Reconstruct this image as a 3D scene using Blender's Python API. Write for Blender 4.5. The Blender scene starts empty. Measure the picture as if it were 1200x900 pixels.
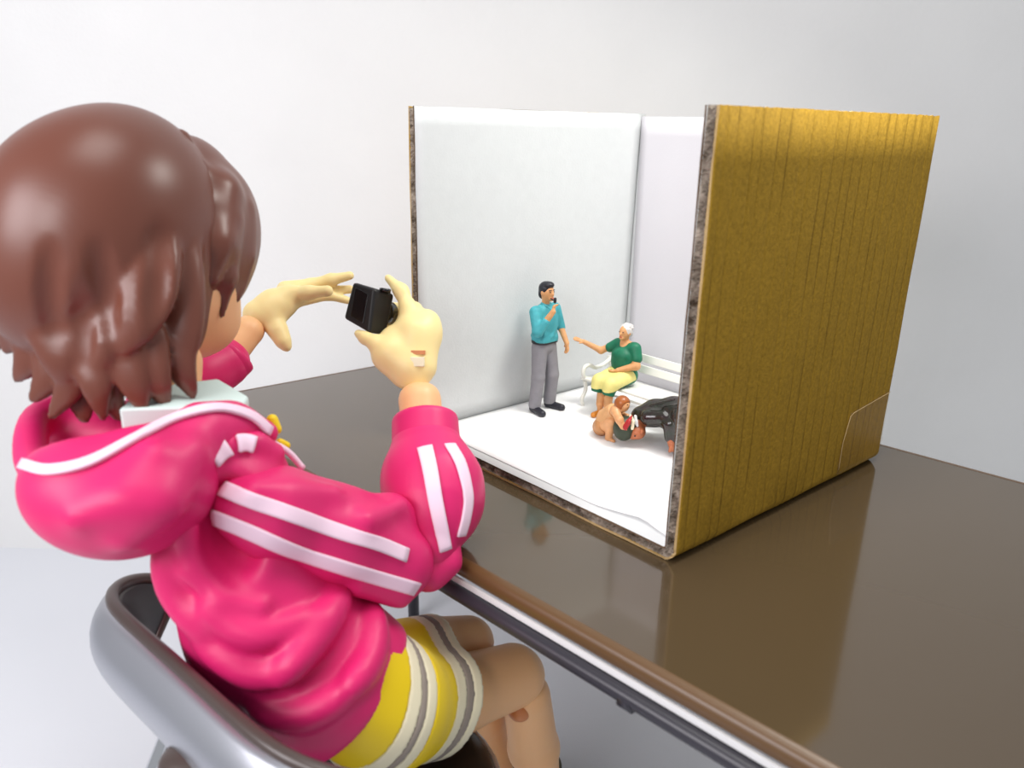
import bpy, bmesh, math, random
import numpy as np
from mathutils import Vector, Matrix

random.seed(4); rng = np.random.default_rng(4)
scn = bpy.context.scene
COL = scn.collection

# ------------------------------------------------------------------ camera
FPX, PITCH, ROLL, CAMH = 910.4, 0.3224, 0.0202, 0.4789      # focal length in pixels (1200 wide), pitch, roll, height over the table
FW = np.array([0, math.cos(PITCH), -math.sin(PITCH)])
RT = np.array([1.0, 0, 0]); UPV = np.cross(RT, FW)
CR = math.cos(ROLL)*RT + math.sin(ROLL)*UPV
CU = -math.sin(ROLL)*RT + math.cos(ROLL)*UPV
CO = np.array([0, 0, CAMH])
cam = bpy.data.cameras.new('camera'); camo = bpy.data.objects.new('camera', cam); COL.objects.link(camo)
cam.sensor_fit = 'HORIZONTAL'; cam.sensor_width = 36; cam.lens = 36*FPX/1200
cam.clip_start = .02; cam.clip_end = 50
camo.matrix_world = Matrix(((CR[0], CU[0], -FW[0], CO[0]), (CR[1], CU[1], -FW[1], CO[1]), (CR[2], CU[2], -FW[2], CO[2]), (0, 0, 0, 1)))
cam.dof.use_dof = True; cam.dof.focus_distance = 1.2; cam.dof.aperture_fstop = 4.5
scn.camera = camo

# ------------------------------------------------------------------ light
w = bpy.data.worlds.new('room'); scn.world = w; w.use_nodes = True
w.node_tree.nodes['Background'].inputs[0].default_value = (.93, .96, 1, 1)
w.node_tree.nodes['Background'].inputs[1].default_value = .44
def area(name, loc, aim, size, power, col=(1, 1, 1), sy=None):
    l = bpy.data.lights.new(name, 'AREA'); l.energy = power; l.color = col
    l.shape = 'RECTANGLE'; l.size = size; l.size_y = sy or size
    o = bpy.data.objects.new(name, l); COL.objects.link(o); o.location = loc
    o.rotation_euler = (Vector(aim)-Vector(loc)).to_track_quat('-Z', 'Y').to_euler()
    return o
lamp = area('desk_lamp', (.46, .98, 1.02), (.16, 1.1, 0), .30, 3.7, (1, .985, .93)); lamp.data.spread = math.radians(125)
area('overhead_fill', (-.1, .5, 2.9), (-.1, .9, 0), 1.2, 26, (1, .99, .96))  # added soft fill from above, lightens the whole scene
area('fill_left', (-1.4, -.2, .95), (-.5, 1.2, .3), .8, 20, (1, .965, 1))  # added fill, brightens the back wall and doll from the left
area('lamp_behind', (-.75, -.55, .95), (-.35, .9, .2), .5, 9, (1, .97, .98))
scn.view_settings.view_transform = 'Standard'; scn.view_settings.look = 'None'
scn.view_settings.exposure = 0.0; scn.view_settings.gamma = 1; scn.view_settings.use_curve_mapping = False

# ------------------------------------------------------------------ helpers
def at(u, v, d):
    """point seen at photograph pixel u, v at distance d along the view axis"""
    return CO + d*(FW + (u-600)/FPX*CR - (v-450)/FPX*CU)
def onz(u, v, z):
    d = FW + (u-600)/FPX*CR - (v-450)/FPX*CU
    return CO + (z-CAMH)/d[2]*d
def onplane(u, v, q, n):
    d = FW + (u-600)/FPX*CR - (v-450)/FPX*CU
    return CO + np.dot(np.asarray(q)-CO, n)/np.dot(d, n)*d
def unit(a):
    a = np.asarray(a, float); return a/np.linalg.norm(a)
def srgb(r, g, b):
    f = lambda c: (c/255/12.92 if c/255 <= .04045 else ((c/255+.055)/1.055)**2.4)
    return (f(r), f(g), f(b), 1)

def mat(name, col, rough=.5, spec=.5, metal=0, var=0, vscale=40, bump=0, bscale=300, coat=0, sss=0, trans=0, col2=None):
    m = bpy.data.materials.new(name); m.use_nodes = True
    nt = m.node_tree; b = nt.nodes['Principled BSDF']
    b.inputs['Base Color'].default_value = col; b.inputs['Roughness'].default_value = rough
    b.inputs['Specular IOR Level'].default_value = spec; b.inputs['Metallic'].default_value = metal
    b.inputs['Coat Weight'].default_value = coat; b.inputs['Coat Roughness'].default_value = .15
    if sss:
        b.inputs['Subsurface Weight'].default_value = sss; b.inputs['Subsurface Radius'].default_value = (1, .5, .3); b.inputs['Subsurface Scale'].default_value = .008
    if trans: b.inputs['Transmission Weight'].default_value = trans
    tc = nt.nodes.new('ShaderNodeTexCoord')
    if var:
        n = nt.nodes.new('ShaderNodeTexNoise'); n.inputs['Scale'].default_value = vscale; n.inputs['Detail'].default_value = 6
        nt.links.new(tc.outputs['Object'], n.inputs['Vector'])
        r = nt.nodes.new('ShaderNodeValToRGB'); r.color_ramp.elements[0].position = .3; r.color_ramp.elements[1].position = .7
        c2 = col2 or tuple(max(0, c*(1-var)) for c in col[:3])+(1,)
        r.color_ramp.elements[0].color = c2; r.color_ramp.elements[1].color = col
        nt.links.new(n.outputs['Fac'], r.inputs['Fac']); nt.links.new(r.outputs['Color'], b.inputs['Base Color'])
    if bump:
        n = nt.nodes.new('ShaderNodeTexNoise'); n.inputs['Scale'].default_value = bscale; n.inputs['Detail'].default_value = 4
        nt.links.new(tc.outputs['Object'], n.inputs['Vector'])
        bp = nt.nodes.new('ShaderNodeBump'); bp.inputs['Strength'].default_value = bump; bp.inputs['Distance'].default_value = .002
        nt.links.new(n.outputs['Fac'], bp.inputs['Height']); nt.links.new(bp.outputs['Normal'], b.inputs['Normal'])
    return m

M = dict(
    wall=mat('white_board', srgb(236, 236, 235), .55, .4, bump=.25, bscale=120, var=.03, vscale=6),
    floor=mat('white_sheet', srgb(222, 224, 230), .6, .3, bump=.12, bscale=300),
    table=mat('brown_lacquer', srgb(80, 66, 48), .08, .7, coat=.35),
    table_edge=mat('brown_edge', srgb(98, 70, 40), .35, .5),
    tube=mat('dark_tube', srgb(48, 46, 54), .35, .5),
    kraft=mat('kraft_paper', srgb(176, 138, 46), .85, .15, var=.3, vscale=220, bump=.3, bscale=420),
    kraft_cut=mat('kraft_cut_edge', srgb(196, 168, 120), .9, .1, var=.2, vscale=200),
    flute=mat('flute_brown', srgb(112, 92, 74), .9, .1, var=.5, vscale=130),
    torn=mat('torn_flute_paper', srgb(168, 156, 142), .9, .1, var=.5, vscale=60, col2=srgb(60, 46, 32)),
    white_card=mat('white_card', srgb(216, 219, 219), .8, .2, var=.03, vscale=60, bump=.15, bscale=300),
    paper=mat('white_paper', srgb(212, 210, 214), .8, .2, bump=.1, bscale=300),
    floor_paper=mat('lit_white_paper', srgb(243, 243, 243), .8, .2, bump=.1, bscale=300),  # lining paper again, lighter: overexposed light on the box floor put into the colour
    hair=mat('brown_hair_plastic', srgb(110, 62, 48), .36, .5, var=.06, vscale=8),
    skin=mat('doll_skin', srgb(240, 186, 134), .42, .4, sss=.15),
    skin2=mat('doll_hand_skin', srgb(246, 222, 158), .42, .4, sss=.15),
    pink=mat('pink_plastic', srgb(220, 36, 108), .45, .4, var=.05, vscale=10),
    pinkdark=mat('deep_pink_plastic', srgb(205, 30, 95), .5, .35),
    stripe=mat('pale_pink_paint', srgb(246, 214, 232), .5, .35),
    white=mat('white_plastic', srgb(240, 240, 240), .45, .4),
    mint=mat('pale_mint_collar', srgb(214, 232, 228), .5, .4),
    yellow=mat('yellow_plastic', srgb(240, 206, 20), .45, .4),
    cream=mat('cream_plastic', srgb(238, 228, 196), .45, .4),
    grey=mat('grey_paint', srgb(150, 138, 128), .5, .4),
    joint=mat('orange_joint', srgb(206, 128, 74), .4, .5),
    silver=mat('silver_paint', srgb(176, 178, 185), .33, .5, metal=.8),
    chrome=mat('bright_metal', srgb(225, 226, 230), .12, .5, metal=1),
    rim=mat('dark_rim', srgb(74, 62, 58), .3, .5),
    padding=mat('black_padding', srgb(46, 44, 48), .3, .6),
    seat=mat('black_seat', srgb(24, 20, 20), .3, .5),
    black=mat('black_plastic', srgb(26, 24, 24), .45, .4),
    black2=mat('black_gloss', srgb(18, 17, 18), .2, .5),
    sock=mat('dark_shoe', srgb(70, 60, 34), .5, .4),
    eye=mat('eye_brown', srgb(80, 40, 25), .2, .5),
    mouth=mat('mouth_red', srgb(200, 90, 80), .5, .4),
    # painted figurines
    fskin=mat('painted_skin', srgb(226, 166, 112), .5, .4, var=.18, vscale=120),
    fskin2=mat('painted_tan_skin', srgb(224, 164, 112), .4, .5, var=.15, vscale=100),
    ftan=mat('tan_shorts_paint', srgb(196, 138, 88), .5, .4, var=.1, vscale=100),
    ftan2=mat('tan_shirt_paint', srgb(218, 164, 112), .55, .4, var=.12, vscale=100),
    fteal=mat('teal_paint', srgb(72, 172, 182), .55, .4, var=.22, vscale=90),
    fgrey=mat('grey_trouser_paint', srgb(146, 144, 150), .6, .3, var=.12, vscale=90),
    fblack=mat('black_paint', srgb(30, 30, 38), .4, .5),
    fshoe=mat('black_shoe_paint', srgb(38, 38, 48), .4, .5),
    fgreen=mat('green_paint', srgb(24, 118, 86), .5, .4, var=.25, vscale=120),
    fapron=mat('pale_yellow_paint', srgb(236, 226, 140), .5, .4, var=.08, vscale=90),
    fhair=mat('white_hair_paint', srgb(222, 218, 214), .6, .3, var=.15, vscale=150),
    fbrownhair=mat('red_brown_paint', srgb(168, 92, 36), .35, .5, var=.25, vscale=120),
    forange=mat('orange_shoe_paint', srgb(214, 134, 44), .45, .5),
    fdark=mat('dark_green_gloss', srgb(40, 46, 36), .16, .6, var=.45, vscale=90, col2=srgb(44, 28, 30)),
    fhat=mat('dark_olive_paint', srgb(52, 62, 44), .45, .5, var=.2, vscale=90),
    fface=mat('painted_brown_skin', srgb(188, 108, 68), .45, .5, var=.2, vscale=120),
    fred=mat('red_paint', srgb(172, 26, 32), .45, .5),
    bench=mat('bench_white', srgb(236, 236, 228), .4, .5),
)

def wire_kraft():
    """faint dark lines along the flutes: ridge shadow and crease wear painted in"""
    m = M['kraft']; nt = m.node_tree; b = nt.nodes['Principled BSDF']
    src = b.inputs['Base Color'].links[0].from_socket
    at_ = nt.nodes.new('ShaderNodeAttribute'); at_.attribute_name = 'flute'
    n = nt.nodes.new('ShaderNodeTexNoise'); n.inputs['Scale'].default_value = 14; n.inputs['Detail'].default_value = 3
    mp = nt.nodes.new('ShaderNodeMapping'); mp.inputs['Scale'].default_value = (1, 1, .5)
    tc = nt.nodes.new('ShaderNodeTexCoord'); nt.links.new(tc.outputs['Object'], mp.inputs[0]); nt.links.new(mp.outputs[0], n.inputs['Vector'])
    r = nt.nodes.new('ShaderNodeValToRGB'); r.color_ramp.elements[0].position = .42; r.color_ramp.elements[1].position = .62
    nt.links.new(n.outputs['Fac'], r.inputs[0])
    mu = nt.nodes.new('ShaderNodeMath'); mu.operation = 'MULTIPLY'; nt.links.new(at_.outputs['Fac'], mu.inputs[0]); nt.links.new(r.outputs[0], mu.inputs[1])
    mx = nt.nodes.new('ShaderNodeMix'); mx.data_type = 'RGBA'; nt.links.new(mu.outputs[0], mx.inputs['Factor'])
    nt.links.new(src, mx.inputs[6]); mx.inputs[7].default_value = srgb(84, 62, 20)  # shadow of the flute ridges, with crease wear, put into the colour
    nt.links.new(mx.outputs[2], b.inputs['Base Color'])
wire_kraft()

def clear_tape():
    m = bpy.data.materials.new('clear_tape'); m.use_nodes = True; nt = m.node_tree
    for n in list(nt.nodes): nt.nodes.remove(n)
    o = nt.nodes.new('ShaderNodeOutputMaterial'); t = nt.nodes.new('ShaderNodeBsdfTransparent'); t.inputs[0].default_value = (1, .985, .95, 1)
    g = nt.nodes.new('ShaderNodeBsdfGlossy'); g.inputs['Roughness'].default_value = .35
    x = nt.nodes.new('ShaderNodeMixShader'); x.inputs[0].default_value = .04
    nt.links.new(t.outputs[0], x.inputs[1]); nt.links.new(g.outputs[0], x.inputs[2]); nt.links.new(x.outputs[0], o.inputs[0])
    return m
M['tape'] = clear_tape()

def root_loc(p):
    l = np.zeros(3)
    while p is not None:
        l = l+np.array(p.location); p = p.parent
    return l
def mesh_obj(name, verts, faces, m, parent=None, smooth=True, local=False, bevel=0, subsurf=0):
    v = np.asarray(verts, float)
    if parent is not None and not local: v = v-root_loc(parent)
    me = bpy.data.meshes.new(name)
    if isinstance(faces, np.ndarray) and len(faces):
        me.vertices.add(len(v)); me.vertices.foreach_set('co', v.ravel().astype(np.float32))
        k = faces.shape[1]; me.loops.add(faces.size); me.polygons.add(len(faces))
        me.loops.foreach_set('vertex_index', faces.ravel().astype(np.int32))
        me.polygons.foreach_set('loop_start', np.arange(0, faces.size, k, dtype=np.int32))
        me.update(calc_edges=True)
    else:
        me.from_pydata([tuple(x) for x in v], [], [tuple(f) for f in faces]); me.update()
    me.polygons.foreach_set('use_smooth', [smooth]*len(me.polygons))
    me.materials.append(m)
    o = bpy.data.objects.new(name, me); COL.objects.link(o)
    if parent is not None: o.parent = parent
    if bevel:
        b = o.modifiers.new('bevel', 'BEVEL'); b.width = bevel; b.segments = 3; b.limit_method = 'ANGLE'
        for p in me.polygons: p.use_smooth = True
        wn = o.modifiers.new('wn', 'WEIGHTED_NORMAL'); wn.keep_sharp = True
    if subsurf:
        s = o.modifiers.new('sub', 'SUBSURF'); s.levels = subsurf; s.render_levels = subsurf
    return o
def thing(name, label, cat, loc, group=None):
    o = bpy.data.objects.new(name, None); COL.objects.link(o); o.location = tuple(loc); o.empty_display_size = .02
    o['label'] = label; o['category'] = cat
    if group: o['group'] = group
    return o
def hexa(c8):
    """8 corners: bottom ring 0-3 counter-clockwise, top ring 4-7"""
    return np.array(c8, float), [(3, 2, 1, 0), (4, 5, 6, 7), (0, 1, 5, 4), (1, 2, 6, 5), (2, 3, 7, 6), (3, 0, 4, 7)]
def boxv(c, h, ax=np.eye(3)):
    c = np.asarray(c, float); ax = np.asarray(ax, float)
    s = [(-1, -1, -1), (1, -1, -1), (1, 1, -1), (-1, 1, -1), (-1, -1, 1), (1, -1, 1), (1, 1, 1), (-1, 1, 1)]
    return hexa([c+sum(s_[i]*h[i]*ax[i] for i in range(3)) for s_ in s])
def tube(path, rad, n=12, closed=False):
    P = np.asarray(path, float); N = len(P); rad = np.broadcast_to(np.asarray(rad, float), (N,))
    T = np.zeros_like(P)
    for i in range(N):
        a = P[(i-1) % N] if closed or i else P[0]; b = P[(i+1) % N] if closed or i < N-1 else P[-1]
        T[i] = unit(b-a)
    ref = np.array([0, 0, 1.0]) if abs(T[0][2]) < .9 else np.array([1.0, 0, 0])
    u = unit(np.cross(T[0], ref)); V = []
    for i in range(N):
        u = unit(u-T[i]*np.dot(u, T[i])); v = np.cross(T[i], u)
        for k in range(n):
            a = 2*math.pi*k/n; V.append(P[i]+rad[i]*(math.cos(a)*u+math.sin(a)*v))
    F = []
    for i in range(N if closed else N-1):
        for k in range(n):
            j = (i+1) % N; F.append((i*n+k, i*n+(k+1) % n, j*n+(k+1) % n, j*n+k))
    if not closed: F += [tuple(range(n-1, -1, -1)), tuple((N-1)*n+k for k in range(n))]
    return np.array(V), F
def curve(pts, n=24):
    """Catmull-Rom through points"""
    P = np.asarray(pts, float); P = np.vstack([2*P[0]-P[1], P, 2*P[-1]-P[-2]]); out = []
    segs = len(P)-3; per = max(2, n//segs)
    for i in range(segs):
        for t in np.linspace(0, 1, per, endpoint=False):
            a, b, c, d = P[i:i+4]
            out.append(.5*((2*b)+(-a+c)*t+(2*a-5*b+4*c-d)*t*t+(-a+3*b-3*c+d)*t**3))
    out.append(P[-2]); return np.array(out)
def merge(*parts):
    V = []; F = []; o = 0
    for v, f in parts:
        V.append(np.asarray(v)); F += [tuple(i+o for i in q) for q in f]; o += len(v)
    return np.vstack(V), F

# ---- signed distance modelling: smooth unions of tapered limbs and ellipsoids, meshed with surface nets
class SDF:
    def __init__(s, k=.01): s.ops = []; s.k = k
    def _add(s, f, lo, hi, k, mode): s.ops.append((f, np.asarray(lo, float), np.asarray(hi, float), s.k if k is None else k, mode)); return s
    def cap(s, a, b, ra, rb=None, k=None, mode=1, flat=None):
        a = np.asarray(a, float); b = np.asarray(b, float); rb = ra if rb is None else rb
        ab = b-a; L = max(ab@ab, 1e-12)
        if flat is not None: fn, fs = unit(flat[0]), flat[1]
        def f(P):
            q = P-a; t = np.clip((q@ab)/L, 0, 1); e = q-t[..., None]*ab
            if flat is not None: e = e+(e@fn)[..., None]*fn*(1/fs-1)
            return np.sqrt((e*e).sum(-1))-(ra+(rb-ra)*t)
        m = max(ra, rb); return s._add(f, np.minimum(a, b)-m, np.maximum(a, b)+m, k, mode)
    def chain(s, pts, k=None, mode=1, flat=None):
        for (a, ra), (b, rb) in zip(pts[:-1], pts[1:]): s.cap(a, b, ra, rb, k, mode, flat)
        return s
    def ell(s, c, r, ax=np.eye(3), k=None, mode=1):
        c = np.asarray(c, float); r = np.asarray(r, float); ax = np.asarray(ax, float)
        def f(P):
            q = (P-c)@ax.T; k0 = np.sqrt(((q/r)**2).sum(-1)); k1 = np.sqrt(((q/r**2)**2).sum(-1))+1e-9
            return k0*(k0-1)/k1
        m = max(r); return s._add(f, c-m, c+m, k, mode)
    def half(s, q, n, k=None):
        """keep the side the normal points away from"""
        q = np.asarray(q, float); n = unit(n)
        return s._add(lambda P: (P-q)@n, [-9]*3, [9]*3, k, 2)
    def other(s, sd, k=None, mode=1, grow=0.0):
        return s._add(lambda P: sd(P)-grow, [-9]*3, [9]*3, k, mode)
    def __call__(s, P):
        d = np.full(P.shape[:-1], 1.0)
        for f, lo, hi, k, mode in s.ops: d = s._mix(d, f(P), k, mode)
        return d
    @staticmethod
    def _mix(d, e, k, mode):
        if mode == 1:
            h = np.maximum(k-np.abs(d-e), 0)/max(k, 1e-9); return np.minimum(d, e)-h*h*k/4
        if mode == -1: e = -e
        h = np.maximum(k-np.abs(d-e), 0)/max(k, 1e-9); return np.maximum(d, e)+h*h*k/4
    def mesh(s, cell):
        pos = [(lo, hi) for f, lo, hi, k, m in s.ops if m == 1 and hi[0] < 8]
        lo = np.min([p[0] for p in pos], 0)-3*cell; hi = np.max([p[1] for p in pos], 0)+3*cell
        n = np.ceil((hi-lo)/cell).astype(int)+1
        ax = [lo[i]+cell*np.arange(n[i]) for i in range(3)]
        D = np.full(tuple(n), 1.0)
        for f, l, h, k, mode in s.ops:
            i0 = np.clip(np.floor((l-k-2*cell-lo)/cell).astype(int), 0, n-1); i1 = np.clip(np.ceil((h+k+2*cell-lo)/cell).astype(int)+1, 1, n)
            if (i1 <= i0).any(): continue
            P = np.stack(np.meshgrid(*[ax[i][i0[i]:i1[i]] for i in range(3)], indexing='ij'), -1)
            sl = tuple(slice(i0[i], i1[i]) for i in range(3)); D[sl] = s._mix(D[sl], f(P), k, mode)
        I = D < 0
        c = [(x, y, z) for x in (0, 1) for y in (0, 1) for z in (0, 1)]
        cnt = sum(I[x:n[0]-1+x, y:n[1]-1+y, z:n[2]-1+z].astype(np.int8) for x, y, z in c)
        cells = np.argwhere((cnt > 0) & (cnt < 8)); off = np.array(c)
        vals = D[tuple((cells[:, None, :]+off[None]).transpose(2, 0, 1))]
        acc = np.zeros((len(cells), 3)); num = np.zeros(len(cells))
        for p in range(8):
            for q in range(p+1, 8):
                if np.abs(off[p]-off[q]).sum() != 1: continue
                v0, v1 = vals[:, p], vals[:, q]; x = (v0 < 0) != (v1 < 0)
                t = np.where(x, v0/np.where(x, v0-v1, 1), 0)
                acc += np.where(x[:, None], off[p]+t[:, None]*(off[q]-off[p]), 0); num += x
        V = lo+cell*(cells+acc/num[:, None])
        idx = np.full(tuple(n), -1, np.int64); idx[tuple(cells.T)] = np.arange(len(cells))
        F = []
        for a in range(3):
            b_, c_ = (a+1) % 3, (a+2) % 3
            e = np.zeros(3, int); e[a] = 1
            A = I[tuple(slice(0, n[i]-e[i]) for i in range(3))]; B = I[tuple(slice(e[i], n[i]) for i in range(3))]
            for msk, fl in ((A & ~B, False), (~A & B, True)):
                g = np.argwhere(msk); g = g[(g[:, b_] > 0) & (g[:, c_] > 0)]
                def cc(db, dc):
                    h = g.copy(); h[:, b_] += db; h[:, c_] += dc; return idx[tuple(h.T)]
                q = np.stack([cc(-1, -1), cc(0, -1), cc(0, 0), cc(-1, 0)], 1)
                F.append(q[:, ::-1] if fl else q)
        F = np.vstack(F); F = F[(F >= 0).all(1)]
        return V, F
    def obj(s, name, cell, m, parent, scale=None, xf=None):
        V, F = s.mesh(cell)
        if xf is not None: V = xf(V)
        return mesh_obj(name, V, F, m, parent, local=xf is not None)
    def grad(s, P, e=4e-4):
        return np.stack([(s(P+e*np.eye(3)[i])-s(P-e*np.eye(3)[i])) for i in range(3)], -1)/(2*e)
    def hit(s, u, v, d0=.5):
        d = d0
        for _ in range(160):
            p = at(u, v, d); r = float(s(p[None])[0])
            if r < 2e-4: break
            d += max(r*.6, 1e-4)
        return at(u, v, d)
    def band(s, path, width, thick=.0016, cols=6):
        """a thin painted band lying on the surface along a path of points on it; width per point"""
        P = np.asarray(path); N = len(P); W = np.broadcast_to(np.asarray(width, float), (N,)); V = []
        for i in range(N):
            t = unit(P[min(i+1, N-1)]-P[max(i-1, 0)]); g = unit(s.grad(P[i][None])[0]); sd = unit(np.cross(t, g))
            for j in range(cols+1):
                x = P[i]+sd*W[i]*(j/cols-.5)
                for _ in range(3):
                    gg = s.grad(x[None])[0]; x = x-gg*float(s(x[None])[0])/max(gg@gg, .05)
                V.append(x+unit(s.grad(x[None])[0])*thick)
        V = np.array(V); F = [(i*(cols+1)+j, i*(cols+1)+j+1, (i+1)*(cols+1)+j+1, (i+1)*(cols+1)+j) for i in range(N-1) for j in range(cols)]
        return V, F
def band_obj(name, sd, pix, width, m, parent, thick=.0016, d0=.5, n=20):
    pp = curve([(*p, 0) for p in pix], n); path = np.array([sd.hit(p[0], p[1], d0) for p in pp])
    V, F = sd.band(path, width, thick); o = mesh_obj(name, V, F, m, parent)
    so = o.modifiers.new('thick', 'SOLIDIFY'); so.thickness = thick*1.6; so.offset = 0
    return o
def R(px, d): return px*d/FPX
def Q(u, v, d, r): return (at(u, v, d), R(r, d))

# ------------------------------------------------------------------ setting
ZF = -.6
def struct(name, v, f, m, **k):
    o = mesh_obj(name, v, f, m, **k); o['kind'] = 'structure'; return o
struct('floor', *boxv((0, .6, ZF-.02), (4, 1.2, .02)), M['floor'], smooth=False)
struct('wall_back', *boxv((0, 1.82, .9), (4, .03, 1.52)), M['wall'], smooth=False)

# ------------------------------------------------------------------ table
tab = thing('table', 'low table with glossy brown top and dark tube legs under the cardboard box', 'table', (.3, 1.1, ZF))
def isect(p, d, q, e):
    A = np.array([[d[0], -e[0]], [d[1], -e[1]]]); t = np.linalg.solve(A, np.array([q[0]-p[0], q[1]-p[1]])); return np.array(p[:2])+t[0]*np.array(d[:2])
n1, n2 = onz(530, 655, 0), onz(960, 900, 0); l1, l2 = onz(290, 455, 0), onz(437, 428, 0); b1, b2 = onz(1040, 521, 0), onz(1200, 564, 0)
nd, ld, bd = unit(n2-n1), unit(l2-l1), unit(b2-b1)
cA = isect(n1, nd, l1, ld); cB = isect(b1, bd, l1, ld); cC = cB+bd[:2]*1.4; cD = cA+nd[:2]*1.45
def rounded(poly, r, n=6):
    out = []; N = len(poly)
    for i in range(N):
        p = poly[i]; a = unit(poly[i-1]-p); b = unit(poly[(i+1) % N]-p)
        for t in np.linspace(0, 1, n): out.append((1-t)**2*(p+a*r)+2*t*(1-t)*p+t*t*(p+b*r))
    return np.array(out)
top = rounded([cA, cD, cC, cB], .03); cen = top.mean(0); NT = len(top)
def slab(poly, prof):
    """prof: list of (inset, z) from the top outward and down"""
    V = []; N = len(poly)
    nrm = []
    for i in range(N):
        t = unit(poly[(i+1) % N]-poly[i-1]); nrm.append(np.array([t[1], -t[0]]))
    nrm = np.array(nrm)
    for ins, z in prof: V += [(*(poly[i]-nrm[i]*ins), z) for i in range(N)]
    F = [(j*N+i, (j+1)*N+i, (j+1)*N+(i+1) % N, j*N+(i+1) % N) for j in range(len(prof)-1) for i in range(N)]
    return np.array(V), F
V, F = slab(top, [(.012, 0), (.012, -.02)])
F = F+[tuple(range(NT)), tuple(range(2*NT-1, NT-1, -1))]
mesh_obj('tabletop', V, F, M['table'], tab, smooth=False)
V, F = slab(top, [(.0125, .0002), (.006, 0), (.002, -.003), (0, -.009), (0, -.015), (.003, -.019), (.012, -.020), (.03, -.020)])
mesh_obj('edge_band', V, F, M['table_edge'], tab)
nn = np.array([nd[1], -nd[0]]);
if nn@(cen-cA) > 0: nn = -nn           # outward normal of the near edge
def rail_pt(s_, out, z): p = cA+nd[:2]*s_+nn*out; return (p[0], p[1], z)
ZR = -.037; RR = .009
mesh_obj('lit_gap_strip', *boxv(np.array(rail_pt(.73, .0, -.0235)), (.69, .0015, .0036), [np.array([nd[0], nd[1], 0]), np.array([nn[0], nn[1], 0]), np.array([0, 0, 1.0])]), M['white'], tab, smooth=False)  # white strip added in place of lit floor showing through the gap
pts = [rail_pt(.07, 0.004, ZF+.006), rail_pt(.07, .004, ZR-.05), rail_pt(.075, .004, ZR-.015), rail_pt(.12, .004, ZR), rail_pt(1.32, .004, ZR), rail_pt(1.37, .004, ZR-.015), rail_pt(1.38, .004, ZR-.05), rail_pt(1.38, .004, ZF+.006)]
mesh_obj('frame_tube', *tube(pts, RR, 14), M['tube'], tab)
pl = onz(485, 727, ZF)
bd2 = bd[:2]
far = [(pl[0], pl[1], ZF+.004), (pl[0], pl[1], ZR), (pl[0]+.03*bd2[0], pl[1]+.03*bd2[1], ZR+.02), (pl[0]+1.1*bd2[0], pl[1]+1.1*bd2[1], ZR+.02), (pl[0]+1.13*bd2[0], pl[1]+1.13*bd2[1], ZR), (pl[0]+1.13*bd2[0], pl[1]+1.13*bd2[1], ZF+.004)]
mesh_obj('frame_tube', *tube(far, .0125, 14), M['tube'], tab)
mesh_obj('tube_joint', *tube([rail_pt(.985, .004, ZR-.004), rail_pt(1.0, .004, ZR-.004)], .010, 12), M['tube'], tab)
for s_ in (.3, 1.2):
    p = np.array(rail_pt(s_, -.02, -.03)); mesh_obj('bracket', *boxv(p+np.array([0, 0, -.012]), (.02, .012, .022)), M['tube'], tab, smooth=False)

# ------------------------------------------------------------------ cardboard box
B0 = np.array([.1913, .7855, .0006]); AD = np.array([math.cos(.6962), math.sin(.6962), 0]); BD = np.array([math.cos(2.3229), math.sin(2.3229), 0])
BW, BDp, BH = .5066, .4825, .5
def bx(s_, t, z): return B0+s_*BD+t*AD+np.array([0, 0, z])
box = thing('cardboard_box', 'open brown cardboard box lined white inside holding the tiny figurines', 'box', bx(BW/2, BDp/2, 0))
def uprofile(off, r, n=7, h=BH):
    """U shaped section in (s, z): right wall, floor, left wall, moved inwards by off"""
    r = max(r-off, .001); pts = [(off, z) for z in np.linspace(h, off+r, 10)]
    pts += [(off+r-r*math.cos(a), off+r-r*math.sin(a)) for a in np.linspace(0, math.pi/2, n)[1:]]
    pts += [(x, off) for x in np.linspace(off+r, BW-off-r, 10)[1:]]
    pts += [(BW-off-r+r*math.sin(a), off+r-r*math.cos(a)) for a in np.linspace(0, math.pi/2, n)[1:]]
    pts += [(BW-off, z) for z in np.linspace(off+r, h, 10)[1:]]
    P = np.array(pts); N = []
    for i in range(len(P)):
        t = unit(P[min(i+1, len(P)-1)]-P[max(i-1, 0)]); N.append((t[1]*-1, t[0]))
    return P, np.array(N)
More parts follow.
